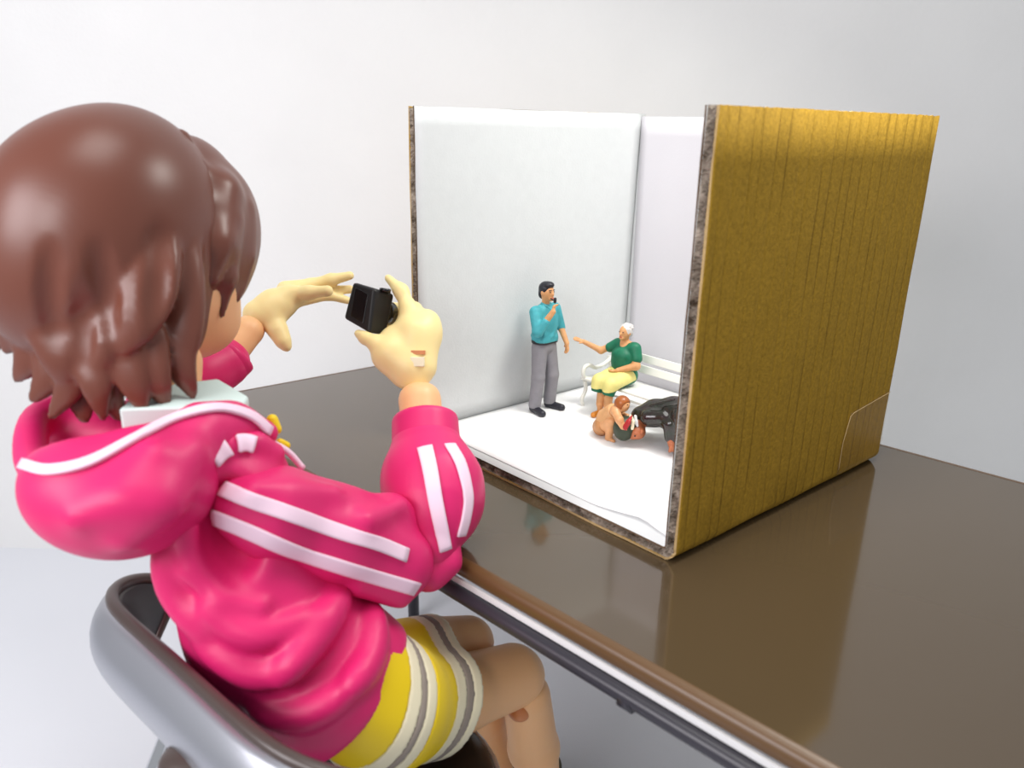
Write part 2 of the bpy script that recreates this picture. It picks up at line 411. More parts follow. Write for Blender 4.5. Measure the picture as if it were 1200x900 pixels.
def usheet(name, off, th, m, cutm, rip=None, t0=0, t1=BDp, nt=60, r=.03, h=BH, rag=0.0, ts=None, attr=None):
    P, N = uprofile(off, r, h=h); ts = np.linspace(t0, t1, nt) if ts is None else ts; V = []; nP = len(P)
    for side in (0, 1):
        for t in ts:
            for i in range(nP):
                p = P[i]+N[i]*(th*side+(rip(t, i) if rip else 0)); z = p[1]; tt = t
                if rag and (t == ts[0]): tt = t+rag*rng.random()
                if rag and i in (0, nP-1): z += rag*.6*(rng.random()-.6)
                V.append(bx(p[0], tt, z))
    n = len(ts); F = []
    o = n*nP
    for j in range(n-1):
        for i in range(nP-1):
            q = (j*nP+i, j*nP+i+1, (j+1)*nP+i+1, (j+1)*nP+i); F.append(q); F.append(tuple(x+o for x in q[::-1]))
    nmain = len(F)
    for i in range(nP-1):
        for j in (0, n-1): F.append((j*nP+i, j*nP+i+1, j*nP+i+1+o, j*nP+i+o))
    for j in range(n-1):
        for i in (0, nP-1): F.append((j*nP+i, (j+1)*nP+i, (j+1)*nP+i+o, j*nP+i+o))
    ob = mesh_obj(name, V, F, m, box, smooth=False)
    ob.data.materials.append(cutm)
    for k, p in enumerate(ob.data.polygons):
        p.use_smooth = k < nmain
        if k >= nmain: p.material_index = 1
    bm = bmesh.new(); bm.from_mesh(ob.data); bmesh.ops.recalc_face_normals(bm, faces=bm.faces); bm.to_mesh(ob.data); bm.free()
    if attr:
        a = ob.data.attributes.new('flute', 'FLOAT', 'POINT')
        a.data.foreach_set('value', np.tile(np.repeat(attr(np.asarray(ts)), nP), 2).astype(np.float32))
    return ob
lines = np.sort(np.concatenate([np.arange(.012, BDp, .0235)+rng.uniform(-.004, .004, len(np.arange(.012, BDp, .0235)))]))
tsk = np.unique(np.concatenate([np.linspace(0, BDp, 70)]+[[x-.0022, x, x+.0022] for x in lines])); tsk = tsk[(tsk >= 0) & (tsk <= BDp)]
lset = lines
def groove(t): return max(0, 1-np.min(np.abs(lset-t))/.0022)
usheet('outer_liner', 0, .0028, M['kraft'], M['kraft_cut'], rip=lambda t, i: .0007*groove(t)+.0004*math.sin(i*1.7+t*40), ts=tsk, r=.018, rag=.002, attr=lambda ts: np.array([groove(t)*.6 for t in ts]))
usheet('corrugated_core', .0068, .0016, M['flute'], M['flute'], rip=lambda t, i: .0034*math.sin(t*2*math.pi/.0125+1.1), t0=.004, nt=230, r=.018, h=BH-.002, rag=.006)
P_, N_ = uprofile(.0026, .018, n=5); L_ = [0]
for i in range(1, len(P_)): L_.append(L_[-1]+np.linalg.norm(P_[i]-P_[i-1]))
ll = np.arange(0, L_[-1], .0022); V = []; nv_ = 6
for x in ll:
    p = np.array([np.interp(x, L_, P_[:, 0]), np.interp(x, L_, P_[:, 1])]); n_ = unit([np.interp(x, L_, N_[:, 0]), np.interp(x, L_, N_[:, 1])])
    for j_ in range(nv_): q_ = p+n_*.0112*j_/(nv_-1); V.append(bx(q_[0], .0012+(.0045*rng.random()**1.5 if 0 < j_ < nv_-1 else 0), q_[1]))
mesh_obj('torn_flute_edge', V, [(i*nv_+j_, (i+1)*nv_+j_, (i+1)*nv_+j_+1, i*nv_+j_+1) for i in range(len(ll)-1) for j_ in range(nv_-1)], M['torn'], box, smooth=False)
usheet('inner_liner', .0135, .0022, M['white_card'], M['flute'], nt=8, r=.018, rag=.0015)
# back wall: its own sheet between the sides
BI = .0165
def backsheet(name, t, th, m, z0=BI, s0=BI, s1=BW-BI, h=BH-.004, wave=None, nt=2):
    if wave is None:
        c = [bx(s0, t, z0), bx(s1, t, z0), bx(s1, t+th, z0), bx(s0, t+th, z0), bx(s0, t, h), bx(s1, t, h), bx(s1, t+th, h), bx(s0, t+th, h)]
        v, f = hexa(c); f = [q[::-1] for q in f]; return mesh_obj(name, v, f, m, box, smooth=False)
    ss = np.linspace(s0, s1, nt); V = []
    for side in (0, 1):
        for s_ in ss: V += [bx(s_, t+th*side+wave(s_), z0), bx(s_, t+th*side+wave(s_), h)]
    n = len(ss); F = []
    for i in range(n-1):
        q = (2*i, 2*i+1, 2*i+3, 2*i+2); F.append(q); F.append(tuple(x+2*n for x in q[::-1]))
        F.append((2*i+1, 2*i+1+2*n, 2*i+3+2*n, 2*i+3))
    return mesh_obj(name, V, F, m, box, smooth=True)
backsheet('outer_liner', BDp-.0028, .0028, M['kraft'])
backsheet('corrugated_core', BDp-.008, .0014, M['flute'], wave=lambda s_: .003*math.sin(s_*2*math.pi/.0125), nt=200)
backsheet('inner_liner', BDp-.0148, .002, M['white_card'])
# white paper glued on the inside: left wall, back wall with a bowed end, floor sheet that stops short of the front
def grid_sheet(name, fn, nu, nv, m, th=.0008):
    V = [fn(i/(nu-1), j/(nv-1)) for i in range(nu) for j in range(nv)]
    F = [(i*nv+j, i*nv+j+1, (i+1)*nv+j+1, (i+1)*nv+j) for i in range(nu-1) for j in range(nv-1)]
    o = mesh_obj(name, V, F, m, box); s_ = o.modifiers.new('thick', 'SOLIDIFY'); s_.thickness = th; s_.offset = 0
    return o
grid_sheet('wall_lining_paper', lambda a, b: bx(BW-.0172-.0045*max(0, (a-.88)/.12)**2*(b**2), .001+a*(BDp-.019), .017+b*(BH-.0175)), 30, 20, M['white_card'])
grid_sheet('wall_lining_paper', lambda a, b: bx(.017+a*(BW-.0385-.006*(1-b)**.5*(1-b*.2)), BDp-.0168-.004*math.sin(math.pi*min(1, max(0, (a-.8)/.2)))*.5, .018+b*(BH-.0225)), 30, 16, M['paper'])
def floor_sheet(a, b):
    t0 = .017+.013*max(0, 1-abs(b-.12)/.14)**1.3
    t = t0+(BDp-.0175-t0)*a
    lift = .0035*max(0, 1-a/.05)*max(0, 1-abs(b-.12)/.16)
    return bx(.0165+b*(BW-.036), t, .0172+lift)
grid_sheet('floor_lining_paper', floor_sheet, 24, 40, M['floor_paper'])
# clear tape on the rear foot of the right side
def tape_fn(a, b):
    t = .355+a*(BDp-.3565); zt = .085*min(1, (a/.12)**.5 if a < .12 else 1)+.012*a
    zz = .012+(b*(zt+.006) if a > 0 else b*.03)
    s_ = -.0011-.0015*max(0, 1-abs(b-.25)/.1)*max(0, (a-.72)/.28)
    r_ = .018
    if zz < r_: s_ += r_-math.sqrt(max(0, r_*r_-(r_-zz)**2))
    return bx(s_, t, zz)
grid_sheet('clear_tape', tape_fn, 26, 16, M['tape'], .0006)
bxe = [bx(-.0016, .355+.004, z) for z in np.linspace(.02, .06, 6)]+[bx(-.0016, .355+x*(BDp-.355), .085*min(1, (x/.12)**.5)+.012*x+.016) for x in np.linspace(.04, .98, 14)]
mesh_obj('tape_edge', *tube(bxe, .0005, 6), M['kraft_cut'], box)

# ------------------------------------------------------------------ miniature figures
FLZ = .0182
def place(xy, az, sc, z=FLZ):
    """returns a function that takes figure coordinates (x right hand, y ahead, z up, metres) to root coordinates"""
    c, s_ = math.cos(az), math.sin(az)
    f = np.array([c, s_, 0]); r = np.array([s_, -c, 0])
    def xf(V): V = np.asarray(V); return sc*(V[..., :1]*r+V[..., 1:2]*f+V[..., 2:3]*np.array([0, 0, 1.0]))
    return xf
def fig_thing(name, label, cat, xy, z=FLZ): return thing(name, label, cat, (xy[0], xy[1], z))
def arm(sd, pts, k=None): return sd.chain([(np.array(p), r) for p, r in pts], k)
def handf(sd, wrist, d, side, curl=.3, L=.17, thumb=1):
    """palm, four fingers and a thumb; d points along the fingers, side across the palm"""
    w_, d, side = np.array(wrist, float), unit(d), unit(side); nrm = np.cross(d, side)
    sd.cap(w_, w_+d*L*.45, .03, .036, .015, flat=(nrm, .6))
    for i, (o, l) in enumerate(((-.03, .42), (-.01, .5), (.01, .47), (.03, .38))):
        a = w_+d*L*.45+side*o; b = a+d*L*l*.5+nrm*curl*L*.1; c = b+unit(d+nrm*curl*1.6)*L*l*.5
        sd.cap(a, b, .0125, .0115, .006).cap(b, c, .0115, .009, .004)
    a = w_+d*L*.12-side*.03*thumb; sd.cap(a, a+d*L*.25-side*.03*thumb, .014, .011, .008)

# --- man standing against the left wall
mp = (onz(622, 482, FLZ)+onz(648, 478, FLZ))/2
man = fig_thing('person', 'tiny figurine of a standing man in teal shirt, grey trousers, holding a pipe', 'figurine', mp)
az = math.radians(-46); xf = place(mp, az, .124)
b = SDF(.03)
b.ell((0, .0, 1.2), (.13, .085, .3)).cap((-.15, 0, 1.40), (.15, 0, 1.40), .045).cap((-.07, 0, .95), (.07, 0, .95), .07)
for sx in (1, -1): b.chain([(np.array((sx*.09, 0, .92)), .07), (np.array((sx*.12, .02, .5)), .05), (np.array((sx*.14, -.01, .1)), .04)])
b.cap((0, -.005, 1.44), (0, .01, 1.55), .055, .052)
b.ell((0, .025, 1.645), (.078, .1, .12)).ell((0, .12, 1.63), (.016, .03, .028), k=.015).ell((0, .1, 1.565), (.04, .03, .03), k=.02)
for sx in (1, -1): b.ell((sx*.08, .01, 1.64), (.014, .025, .035), k=.01)
arm(b, [((.19, 0, 1.38), .045), ((.25, .12, 1.17), .05), ((.115, .25, 1.44), .036)]); handf(b, (.115, .25, 1.44), (-.35, -.1, .9), (.6, .5, .3), 1.2, .13)
arm(b, [((-.19, 0, 1.38), .045), ((-.25, .06, 1.14), .045), ((-.23, .2, .95), .034)]); handf(b, (-.23, .2, .95), (.05, .2, -1), (.2, 1, .1), .5, .15)
b.obj('body', .011, M['fskin'], man, xf=xf)
s = SDF(.035)
s.ell((0, 0, 1.22), (.2, .15, .29)).cap((-.15, 0, 1.4), (.15, 0, 1.4), .075).cap((-.06, .01, 1.02), (.06, .01, 1.02), .14)
arm(s, [((.19, 0, 1.4), .078), ((.255, .12, 1.17), .07), ((.19, .19, 1.3), .055)]); arm(s, [((-.19, 0, 1.4), .078), ((-.255, .06, 1.14), .06)])
for a_, b_ in (((.12, .1, 1.12), (-.08, .14, 1.05)), ((-.12, .1, 1.2), (.02, .15, 1.07)), ((.2, .06, 1.28), (.27, .1, 1.2)), ((.1, .1, 1.32), (.14, .13, 1.1)), ((.02, -.12, 1.2), (.12, -.12, 1.05))): s.cap(a_, b_, .02, .015, k=.03)
s.half((0, 0, .985), (0, 0, -1), .01); s.obj('shirt', .011, M['fteal'], man, xf=xf)
c = SDF(.012); c.chain([(np.array(p), .016) for p in ((-.07, .0, 1.5), (-.05, .07, 1.47), (0, .1, 1.42), (.05, .07, 1.47), (.07, 0, 1.5))]); c.obj('shirt_collar', .008, M['fteal'], man, xf=xf)
t = SDF(.03)
t.ell((0, 0, .93), (.17, .13, .14))
for sx, ky in ((1, .03), (-1, .05)): t.chain([(np.array((sx*.085, 0, .9)), .11), (np.array((sx*.125, ky, .5)), .092), (np.array((sx*.145, 0, .1)), .085)], k=.02)
t.half((0, 0, 1.0), (0, 0, 1), .01); t.half((0, 0, .07), (0, 0, -1), .01); t.obj('trousers', .011, M['fgrey'], man, xf=xf)
be = SDF(.01); be.cap((-.06, .01, 1.0), (.06, .01, 1.0), .136).cap((-.1, 0, 1.0), (.1, 0, 1.0), .1); be.half((0, 0, 1.025), (0, 0, 1), .005).half((0, 0, .965), (0, 0, -1), .005); be.obj('belt', .009, M['fblack'], man, xf=xf)
for sx in (1, -1):
    sh = SDF(.02); sh.cap((sx*.145, -.03, .05), (sx*.19, .19, .038), .056, .05).half((0, 0, .002), (0, 0, -1), .004); sh.obj('shoe', .01, M['fshoe'], man, xf=xf)
h = SDF(.015); h.ell((0, 0, 1.685), (.09, .105, .1)).ell((0, .05, 1.745), (.07, .075, .045)).ell((0, -.05, 1.62), (.075, .05, .08)); h.ell((0, .115, 1.62), (.08, .075, .095), k=.01, mode=-1); h.obj('hair', .009, M['fblack'], man, xf=xf)
pi = SDF(.005); pi.cap((.04, .13, 1.58), (.045, .21, 1.565), .010).cap((.045, .21, 1.552), (.045, .212, 1.592), .02); pi.obj('pipe', .007, M['fblack'], man, xf=xf)
for sx in (1, -1):
    e = SDF(.004); e.ell((sx*.033, .113, 1.66), (.014, .01, .007)); e.obj('eye', .004, M['fblack'], man, xf=xf)
    e = SDF(.004); e.cap((sx*.018, .118, 1.683), (sx*.05, .108, 1.683), .006); e.obj('eyebrow', .004, M['fblack'], man, xf=xf)
e = SDF(.004); e.cap((-.022, .122, 1.578), (.022, .122, 1.578), .007); e.obj('mouth', .004, M['mouth'], man, xf=xf)

# --- bench
fl = onz(677, 474, FLZ); RTD = -BD
bench = thing('bench', 'tiny white slatted park bench along the rear of the box', 'bench', fl)
BL = .235
def bp(x, y, z): return fl+RTD*x+AD*y+np.array([0, 0, z])
bax = [RTD, AD, np.array([0, 0, 1.0])]
for i in range(4): mesh_obj('seat_slat', *boxv(bp(BL/2, .010+i*.0165, .048-.0012*i), (BL/2, .0068, .0022), bax), M['bench'], bench, bevel=.0012)
tilt = unit(AD*.28+np.array([0, 0, 1.0])); tn = unit(np.cross(RTD, tilt))
for i in range(2): mesh_obj('back_slat', *boxv(bp(BL/2, .068+.006*i, .0715+.017*i), (BL/2, .0022, .0066), [RTD, tn, tilt]), M['bench'], bench, bevel=.0012)
for x in (.008, BL-.008):
    side = [tube(curve([bp(x, .004, .0), bp(x, .001, .012), bp(x, .009, .028), bp(x, .006, .044)], 14), .0034, 10),
            tube(curve([bp(x, .074, 0), bp(x, .06, .02), bp(x, .064, .046), bp(x, .072, .075), bp(x, .082, .1)], 16), .0034, 10),
            tube(curve([bp(x, .004, .046), bp(x, .035, .0455), bp(x, .064, .043)], 8), .0032, 10)]
    mesh_obj('end_frame', *merge(*side), M['bench'], bench)
    mesh_obj('armrest', *tube(curve([bp(x, .007, .046), bp(x, .001, .058), bp(x, .004, .069), bp(x, .016, .071), bp(x, .03, .064), bp(x, .05, .066), bp(x, .07, .075)], 24), .0036, 10), M['bench'], bench)
    k_ = SDF(.002); k_.ell(bp(x, .084, .102), (.0075, .0075, .006)); k_.obj('end_knob', .0012, M['bench'], bench)
mesh_obj('stretcher', *tube([bp(.008, .04, .02), bp(BL-.008, .04, .02)], .002, 8), M['bench'], bench)

# --- woman seated on the bench
wq = bp(.067, .036, 0)
wom = fig_thing('person', 'tiny figurine of a white-haired woman in green dress seated on the bench', 'figurine', wq)
az = math.atan2(-AD[1], -AD[0])+math.radians(3); xf = place(wq, az, .107)
SH = .505
b = SDF(.035)
b.ell((0, .02, .85), (.17, .14, .3)).cap((-.13, 0, 1.1), (.13, 0, 1.1), .06).cap((-.09, 0, SH+.09), (.09, 0, SH+.09), .11)
for sx in (1, -1):
    b.chain([(np.array((sx*.09, .03, SH+.09)), .1), (np.array((sx*.09, .42, SH+.05)), .068), (np.array((sx*.075, .45, .1)), .045)])
    b.cap((sx*.075, .45, .2), (sx*.07, .44, .33), .06, .06)
b.cap((0, 0, 1.1), (0, .03, 1.2), .055, .05).ell((0, .05, 1.3), (.08, .1, .115)).ell((0, .148, 1.285), (.015, .028, .024), k=.015).ell((0, .12, 1.22), (.045, .035, .03), k=.02)
for sx in (1, -1): b.ell((sx*.082, .03, 1.29), (.014, .024, .032), k=.01)
arm(b, [((.17, 0, 1.08), .065), ((.4, .12, .93), .052), ((.62, .3, 1.06), .036)]); handf(b, (.62, .3, 1.06), (.7, .6, .3), (.5, -.6, .6), .1, .18)
arm(b, [((-.19, 0, 1.08), .07), ((-.27, .06, .82), .062), ((-.06, .24, .735), .04)]); handf(b, (-.06, .24, .735), (.9, .35, -.25), (-.3, .9, .1), .4, .16)
b.obj('body', .0105, M['fskin'], wom, xf=xf)
s = SDF(.04)
s.ell((0, .02, .84), (.225, .185, .28)).cap((-.13, 0, 1.07), (.13, 0, 1.07), .085).ell((0, .13, .95), (.16, .08, .09)).cap((-.09, .0, SH+.12), (.09, .0, SH+.12), .14)
arm(s, [((.17, 0, 1.07), .09), ((.27, .06, 1.0), .078)]); arm(s, [((-.18, 0, 1.07), .095), ((-.25, .03, .93), .085)])
s.ell((0, .06, 1.16), (.075, .1, .09), k=.015, mode=-1)
sk = SDF(.05)
for sx in (1, -1): sk.chain([(np.array((sx*.1, .02, SH+.105)), .14), (np.array((sx*.115, .44, SH+.05)), .105), (np.array((sx*.115, .49, SH-.08)), .095)])
sk.cap((0, .1, SH+.09), (0, .42, SH+.05), .1).half((0, .5, SH-.11), (0, .3, -1), .012)
dr = SDF(.03); dr.other(s).other(sk); dr.ops.append((lambda P: P[..., 0]*0+1, np.array([-.45, -.25, .35]), np.array([.45, .6, 1.25]), .001, 1)); dr.obj('dress', .0115, M['fgreen'], wom, xf=xf)
ap = SDF(.02); ap.other(sk, grow=.014); ap.half((0, .5, SH-.03), (0, -.2, -1), .01).half((0, .05, .75), (0, -1, .3), .01).half((0, 0, .75), (0, 0, 1), .01)
ap.ops.append((lambda P: P[..., 0]*0+1, np.array([-.4, -.2, .35]), np.array([.4, .6, .95]), .001, 1)); ap.obj('apron', .0105, M['fapron'], wom, xf=xf)
for sx in (1, -1):
    sh = SDF(.02); sh.cap((sx*.075, .43, .05), (sx*.085, .58, .04), .05, .046).half((0, 0, .002), (0, 0, -1), .004); sh.obj('shoe', .01, M['forange'], wom, xf=xf)
h = SDF(.012); h.ell((0, .02, 1.325), (.096, .105, .11)).ell((0, -.05, 1.27), (.07, .055, .06)); h.ell((0, .135, 1.275), (.085, .07, .095), k=.01, mode=-1)
for i in range(14):
    a_ = i*2.4; z_ = .3+.68*(i/14); h.ell((.085*math.cos(a_)*math.sqrt(1-z_**2)*1.1, .0+.1*math.sin(a_)*math.sqrt(1-z_**2), 1.325+.1*z_), (.028, .028, .02), k=.012)
h.obj('hair', .008, M['fhair'], wom, xf=xf)
for sx in (1, -1):
    e = SDF(.004); e.ell((sx*.034, .138, 1.318), (.014, .01, .007)); e.obj('eye', .004, M['fblack'], wom, xf=xf)
e = SDF(.004); e.cap((-.022, .148, 1.238), (.022, .148, 1.238), .007); e.obj('mouth', .004, M['mouth'], wom, xf=xf)

# --- man on all fours, and the child crouching in front of him
kq = onz(770, 522, FLZ)
kn = unit(np.array([AD[0], AD[1], 0]))
def KP(u, v, off=0.0): return onplane(u, v, kq+kn*(off-.040*min(1, max(0, (775-u)/45))), kn)
def K(u, v, r, off=0.0): p = KP(u, v, off); return (p, r*1.17/FPX)
gm = thing('person', 'tiny figurine of a man on all fours in glossy dark clothes and hat', 'figurine', kq)
b = SDF(.006)
b.chain([K(747, 488, 6, .012), K(760, 486, 8, .012), K(790, 482, 9, .012), K(806, 484, 10, .014)])
b.cap(*[K(770, 490, 9, -.002)[0], K(784, 492, 7, -.006)[0]], .005, .004)
b.obj('body', .0022, M['fface'], gm)
c_ = SDF(.007)
c_.chain([K(752, 488, 13, .012), K(768, 484, 16, .012), K(790, 481, 16, .012), K(806, 486, 21, .014)])
c_.chain([K(760, 489, 10, -.004), K(778, 489, 9.5, -.008), K(786, 497, 9, -.010), K(786, 512, 7.5, -.010)], k=.004)   # near sleeve
c_.chain([K(764, 490, 10, .03), K(782, 493, 9, .034), K(790, 512, 7.5, .034)], k=.004)
c_.chain([K(803, 490, 16, .0), K(797, 512, 10, -.002), K(799, 524, 8.5, -.0)], k=.004)
c_.chain([K(808, 492, 16, .032), K(803, 512, 10, .032), K(805, 524, 8.5, .032)], k=.004)
for a_, b_ in (((762, 475), (790, 468)), ((775, 480), (800, 474)), ((790, 486), (797, 505)), ((765, 494), (780, 490)), ((798, 470), (802, 500))): c_.cap(KP(*a_, -.006), KP(*b_, -.006), .0025, .002, k=.005)
c_.half((0, 0, FLZ+.0002), (0, 0, -1), .001); c_.obj('coat', .0019, M['fdark'], gm)
for u_, off in ((787, -.010), (790, .034)):
    hn = SDF(.002); p0 = KP(u_, 513, off); p1 = KP(u_+3, 524, off); hn.cap(p0, p1, .0085, .0075)
    for i in range(4): q_ = p1+AD*(-.006+.004*i); hn.cap(q_, q_+BD*.003+np.array([0, 0, -.006]), .0028, .0022, k=.002)
    hn.cap(p1-AD*.007+np.array([0, 0, .004]), p1-AD*.009+np.array([0, 0, -.003]), .0028, .0022)
    hn.half((0, 0, FLZ+.0002), (0, 0, -1), .001); hn.obj('hand', .0014, M['fface'], gm)
hd = SDF(.004); hd.cap(KP(752, 492, .008), KP(746, 500, .004), .011, .012); hd.ell(KP(747, 506, -.002), (.0125, .0125, .0115)); hd.ell(KP(741, 512, -.004), (.004, .004, .004)).ell(KP(752, 506, -.014), (.003, .002, .004))
hd.obj('head', .0016, M['fface'], gm)
ht = SDF(.004); ht.ell(KP(731, 502, .0), (.0165, .0165, .0195)).ell(KP(739, 500, .002), (.0135, .0135, .0175)); ht.obj('hat', .0017, M['fhat'], gm)
bdc = SDF(.001); bdc.chain([K(739, 487.5, 2.0, -.013), K(742, 494, 2.0, -.016), K(741, 502, 2.0, -.016)]); bdc.obj('hat_band', .0012, M['cream'], gm)
cl_ = SDF(.003); cl_.chain([K(744.5, 488, 2, -.006), K(745, 494, 2.2, -.007), K(747, 499, 1.6, -.007)]); cl_.obj('shirt_collar', .0014, M['white'], gm)
rd = SDF(.002); rd.chain([K(740.5, 487, 1.2, -.017), K(736, 495, 3.4, -.020), K(732.5, 501, 3.6, -.019)], flat=(AD, .5)); rd.obj('red_ribbon', .0013, M['fred'], gm)
e = SDF(.001); e.ell(KP(744, 511, -.012), (.0016, .0016, .0012)); e.obj('eye', .0007, M['fblack'], gm)

cq = onz(716, 517, FLZ)
kid = thing('person', 'tiny figurine of a crouching red-haired child in plain tan clothes', 'figurine', cq)
kq_save = kq
def CP(u, v, off=0.0): return onplane(u, v, cq+kn*(off+.008), kn)
def KC(u, v, r, off=0.0): p = CP(u, v, off); return (p, r*1.2/FPX)
b = SDF(.006)
b.chain([KC(708, 497, 9.5), KC(711, 490, 9.5), KC(718, 484, 9)]); b.cap(CP(721, 482, -.008), CP(721, 482, .01), .0085)
b.cap(CP(722, 481), CP(726, 476), .005)
b.ell(CP(730, 474), (.0105, .0105, .0118)).ell(CP(735.5, 476, 0), (.002, .002, .002), k=.002)
for off in (-.009, .011):
    b.chain([KC(706, 499, 8, off*.8), KC(717, 494, 6, off), KC(713, 513, 4.3, off*.8)], k=.003); b.cap(CP(712, 515.5, off*.8), CP(719, 517.5, off*.8), .0045, .0036, k=.003)
b.chain([KC(721, 482, 5.2, -.012), KC(726, 492, 4.6, -.017), KC(730, 500, 3.8, -.014)], k=.003)
b.chain([KC(724, 482, 5, .012), KC(730, 487, 4.2, .014), KC(735, 488, 3.4, .008)], k=.003)
for i in range(4): p = CP(730.5, 500.5, -.014)+np.array([0, 0, 1])*(-.003+.002*i); b.cap(p, p+RTD*.006+AD*.001, .0017, .0013, k=.001)
b.cap(CP(730.5, 499, -.016), CP(732, 496, -.017), .0017, .0014, k=.001)
b.half((0, 0, FLZ+.0002), (0, 0, -1), .001); b.obj('body', .0016, M['fskin2'], kid)
sh_ = SDF(.004); sh_.chain([KC(705, 500, 11), KC(709, 496, 11.6)])
for off in (-.009, .011): sh_.cap(CP(706, 499, off*.8), CP(712, 497, off), .0125, .0105)
sh_.half(CP(712, 496), unit(CP(720, 494)-CP(700, 500)), .002); sh_.obj('shorts', .0016, M['ftan'], kid)
vs = SDF(.005); vs.chain([KC(708, 497, 11), KC(711, 490, 11.4), KC(718, 484, 11)]); vs.cap(CP(721, 482, -.009), CP(721, 482, .011), .0106); vs.half(CP(722.5, 481), unit(CP(726, 476)-CP(716, 486)), .001); vs.obj('shirt', .0016, M['ftan2'], kid)
h = SDF(.002); h.ell(CP(729.3, 472.8), (.0122, .0122, .0125)); h.ell(CP(735.5, 478.5), (.0085, .0105, .0085), k=.002, mode=-1); h.obj('hair', .0013, M['fbrownhair'], kid)
for off in (-.005, .005): e = SDF(.001); e.ell(CP(735.4, 474.5, off), (.001, .001, .0013)); e.obj('eye', .0006, M['fblack'], kid)

# ------------------------------------------------------------------ chair
Fc = np.array([math.cos(math.radians(46)), math.sin(math.radians(46)), 0]); Rc = np.array([Fc[1], -Fc[0], 0]); ZU = np.array([0, 0, 1.0])
ZS = -.245
cc = np.array([-.20, .715, 0])                     # centre of the seat in plan
chair = thing('chair', 'toy chair with silver curved backrest and black seat under the doll', 'chair', (cc[0], cc[1], ZF))
def cp(x, y, z): return cc+Rc*x+Fc*y+ZU*z
def seat_ring(sx, sy, z, n=40, e=2.8):
    o = []
    for i in range(n):
        a = 2*math.pi*i/n; c_, s_ = math.cos(a), math.sin(a)
        o.append(cp(sx*math.copysign(abs(c_)**(2/e), c_), sy*math.copysign(abs(s_)**(2/e), s_), z))
    return o
def loft(rings, cap=True):
    n = len(rings[0]); V = [p for r in rings for p in r]
    F = [(i*n+k, i*n+(k+1) % n, (i+1)*n+(k+1) % n, (i+1)*n+k) for i in range(len(rings)-1) for k in range(n)]
    if cap: F += [tuple(range(n-1, -1, -1)), tuple((len(rings)-1)*n+k for k in range(n))]
    return np.array(V), F
V, F = loft([seat_ring(.155, .155, ZS-.028), seat_ring(.17, .17, ZS-.024), seat_ring(.175, .175, ZS-.014), seat_ring(.17, .17, ZS-.004), seat_ring(.155, .155, ZS)])
mesh_obj('seat', V, F, M['seat'], chair)
V, F = tube(seat_ring(.176, .176, ZS-.016), .005, 8, closed=True); mesh_obj('seat_rim', V, F, M['silver'], chair)
# backrest: a wide shallow shell, hollow towards the sitter
def back_pt(a, b, thick):
    """a -1..1 across, b -1..1 up the section, thick moves backwards"""
    x = .2*a if a < 0 else .245*a; y = -.143+.014*a+.075*abs(a)**7
    out = unit(np.array([.024*a+.525*abs(a)**6*np.sign(a), -.2])); hz = .055*(1-abs(a)**7)**.5 if abs(a) < 1 else 0
    z = -.056+b*hz; lean = .2*b*hz
    return cp(x+out[0]*(thick+lean), y+out[1]*(thick+lean), z)
def shell(nm, tfun, m, na=48, nb=14, th=.004, bs=1.0, as_=.995):
    V = []; 
    A = np.sin(np.linspace(-math.pi/2, math.pi/2, na))*as_; B = np.linspace(-bs, bs, nb)
    for a in A:
        for b_ in B: V.append(back_pt(a, b_, tfun(a, b_)))
    F = [(i*nb+j, i*nb+j+1, (i+1)*nb+j+1, (i+1)*nb+j) for i in range(na-1) for j in range(nb-1)]
    o = mesh_obj(nm, V, F, m, chair); s_ = o.modifiers.new('thick', 'SOLIDIFY'); s_.thickness = th; s_.offset = 0; return o
edge_r = lambda a, b_: (1-min(1, abs(b_))**2.2)*(1-abs(a)**6)
shell('back_shell', lambda a, b_: .008+.034*edge_r(a, b_), M['silver'])
shell('back_padding', lambda a, b_: .003-.012*edge_r(a, b_), M['padding'], bs=.93, as_=.97)
ring = [back_pt(a, 1, .004) for a in np.sin(np.linspace(-math.pi/2, math.pi/2, 60))*.995]+[back_pt(a, -1, .004) for a in np.sin(np.linspace(math.pi/2, -math.pi/2, 60))*.995]
mesh_obj('back_rim', *tube(ring, .007, 10, closed=True), M['rim'], chair)
for sx in (-1, 1):
    p = [back_pt(sx*.42, -.2, -.012), back_pt(sx*.42, -.9, -.014), cp(sx*.082, -.20, ZS-.01), cp(sx*.082, -.15, ZS-.032), cp(sx*.082, .1, ZS-.036)]
    V, F = tube(curve(p, 20), .009, 10); mesh_obj('back_upright', V, F, M['chrome'], chair)
mesh_obj('post', *tube([cp(0, 0, ZS-.03), cp(0, 0, ZF+.05)], .014, 16), M['chrome'], chair)
mesh_obj('hub', *tube([cp(0, 0, ZF+.07), cp(0, 0, ZF+.035)], .024, 18), M['rim'], chair)
for i in range(5):
    a = 2*math.pi*i/5+.4; e_ = cp(.17*math.cos(a), .17*math.sin(a), ZF+.036)
    mesh_obj('leg', *tube([cp(0, 0, ZF+.05), (cp(0, 0, ZF+.052)+e_)/2, e_], [.014, .012, .009], 10), M['silver'], chair)
    V, F = tube([e_-Rc*.011-ZU*.018, e_+Rc*.011-ZU*.018], .017, 16); mesh_obj('caster', V, F, M['rim'], chair)
kb = SDF(.004); kb.ell(at(232, 893, .69), (.034, .03, .018)); kb.obj('tilt_knob', .003, M['rim'], chair)
mesh_obj('knob_bracket', *tube([at(218, 872, .70), at(217, 905, .70), cp(-.03, -.1, ZS-.03)], .006, 8), M['chrome'], chair)

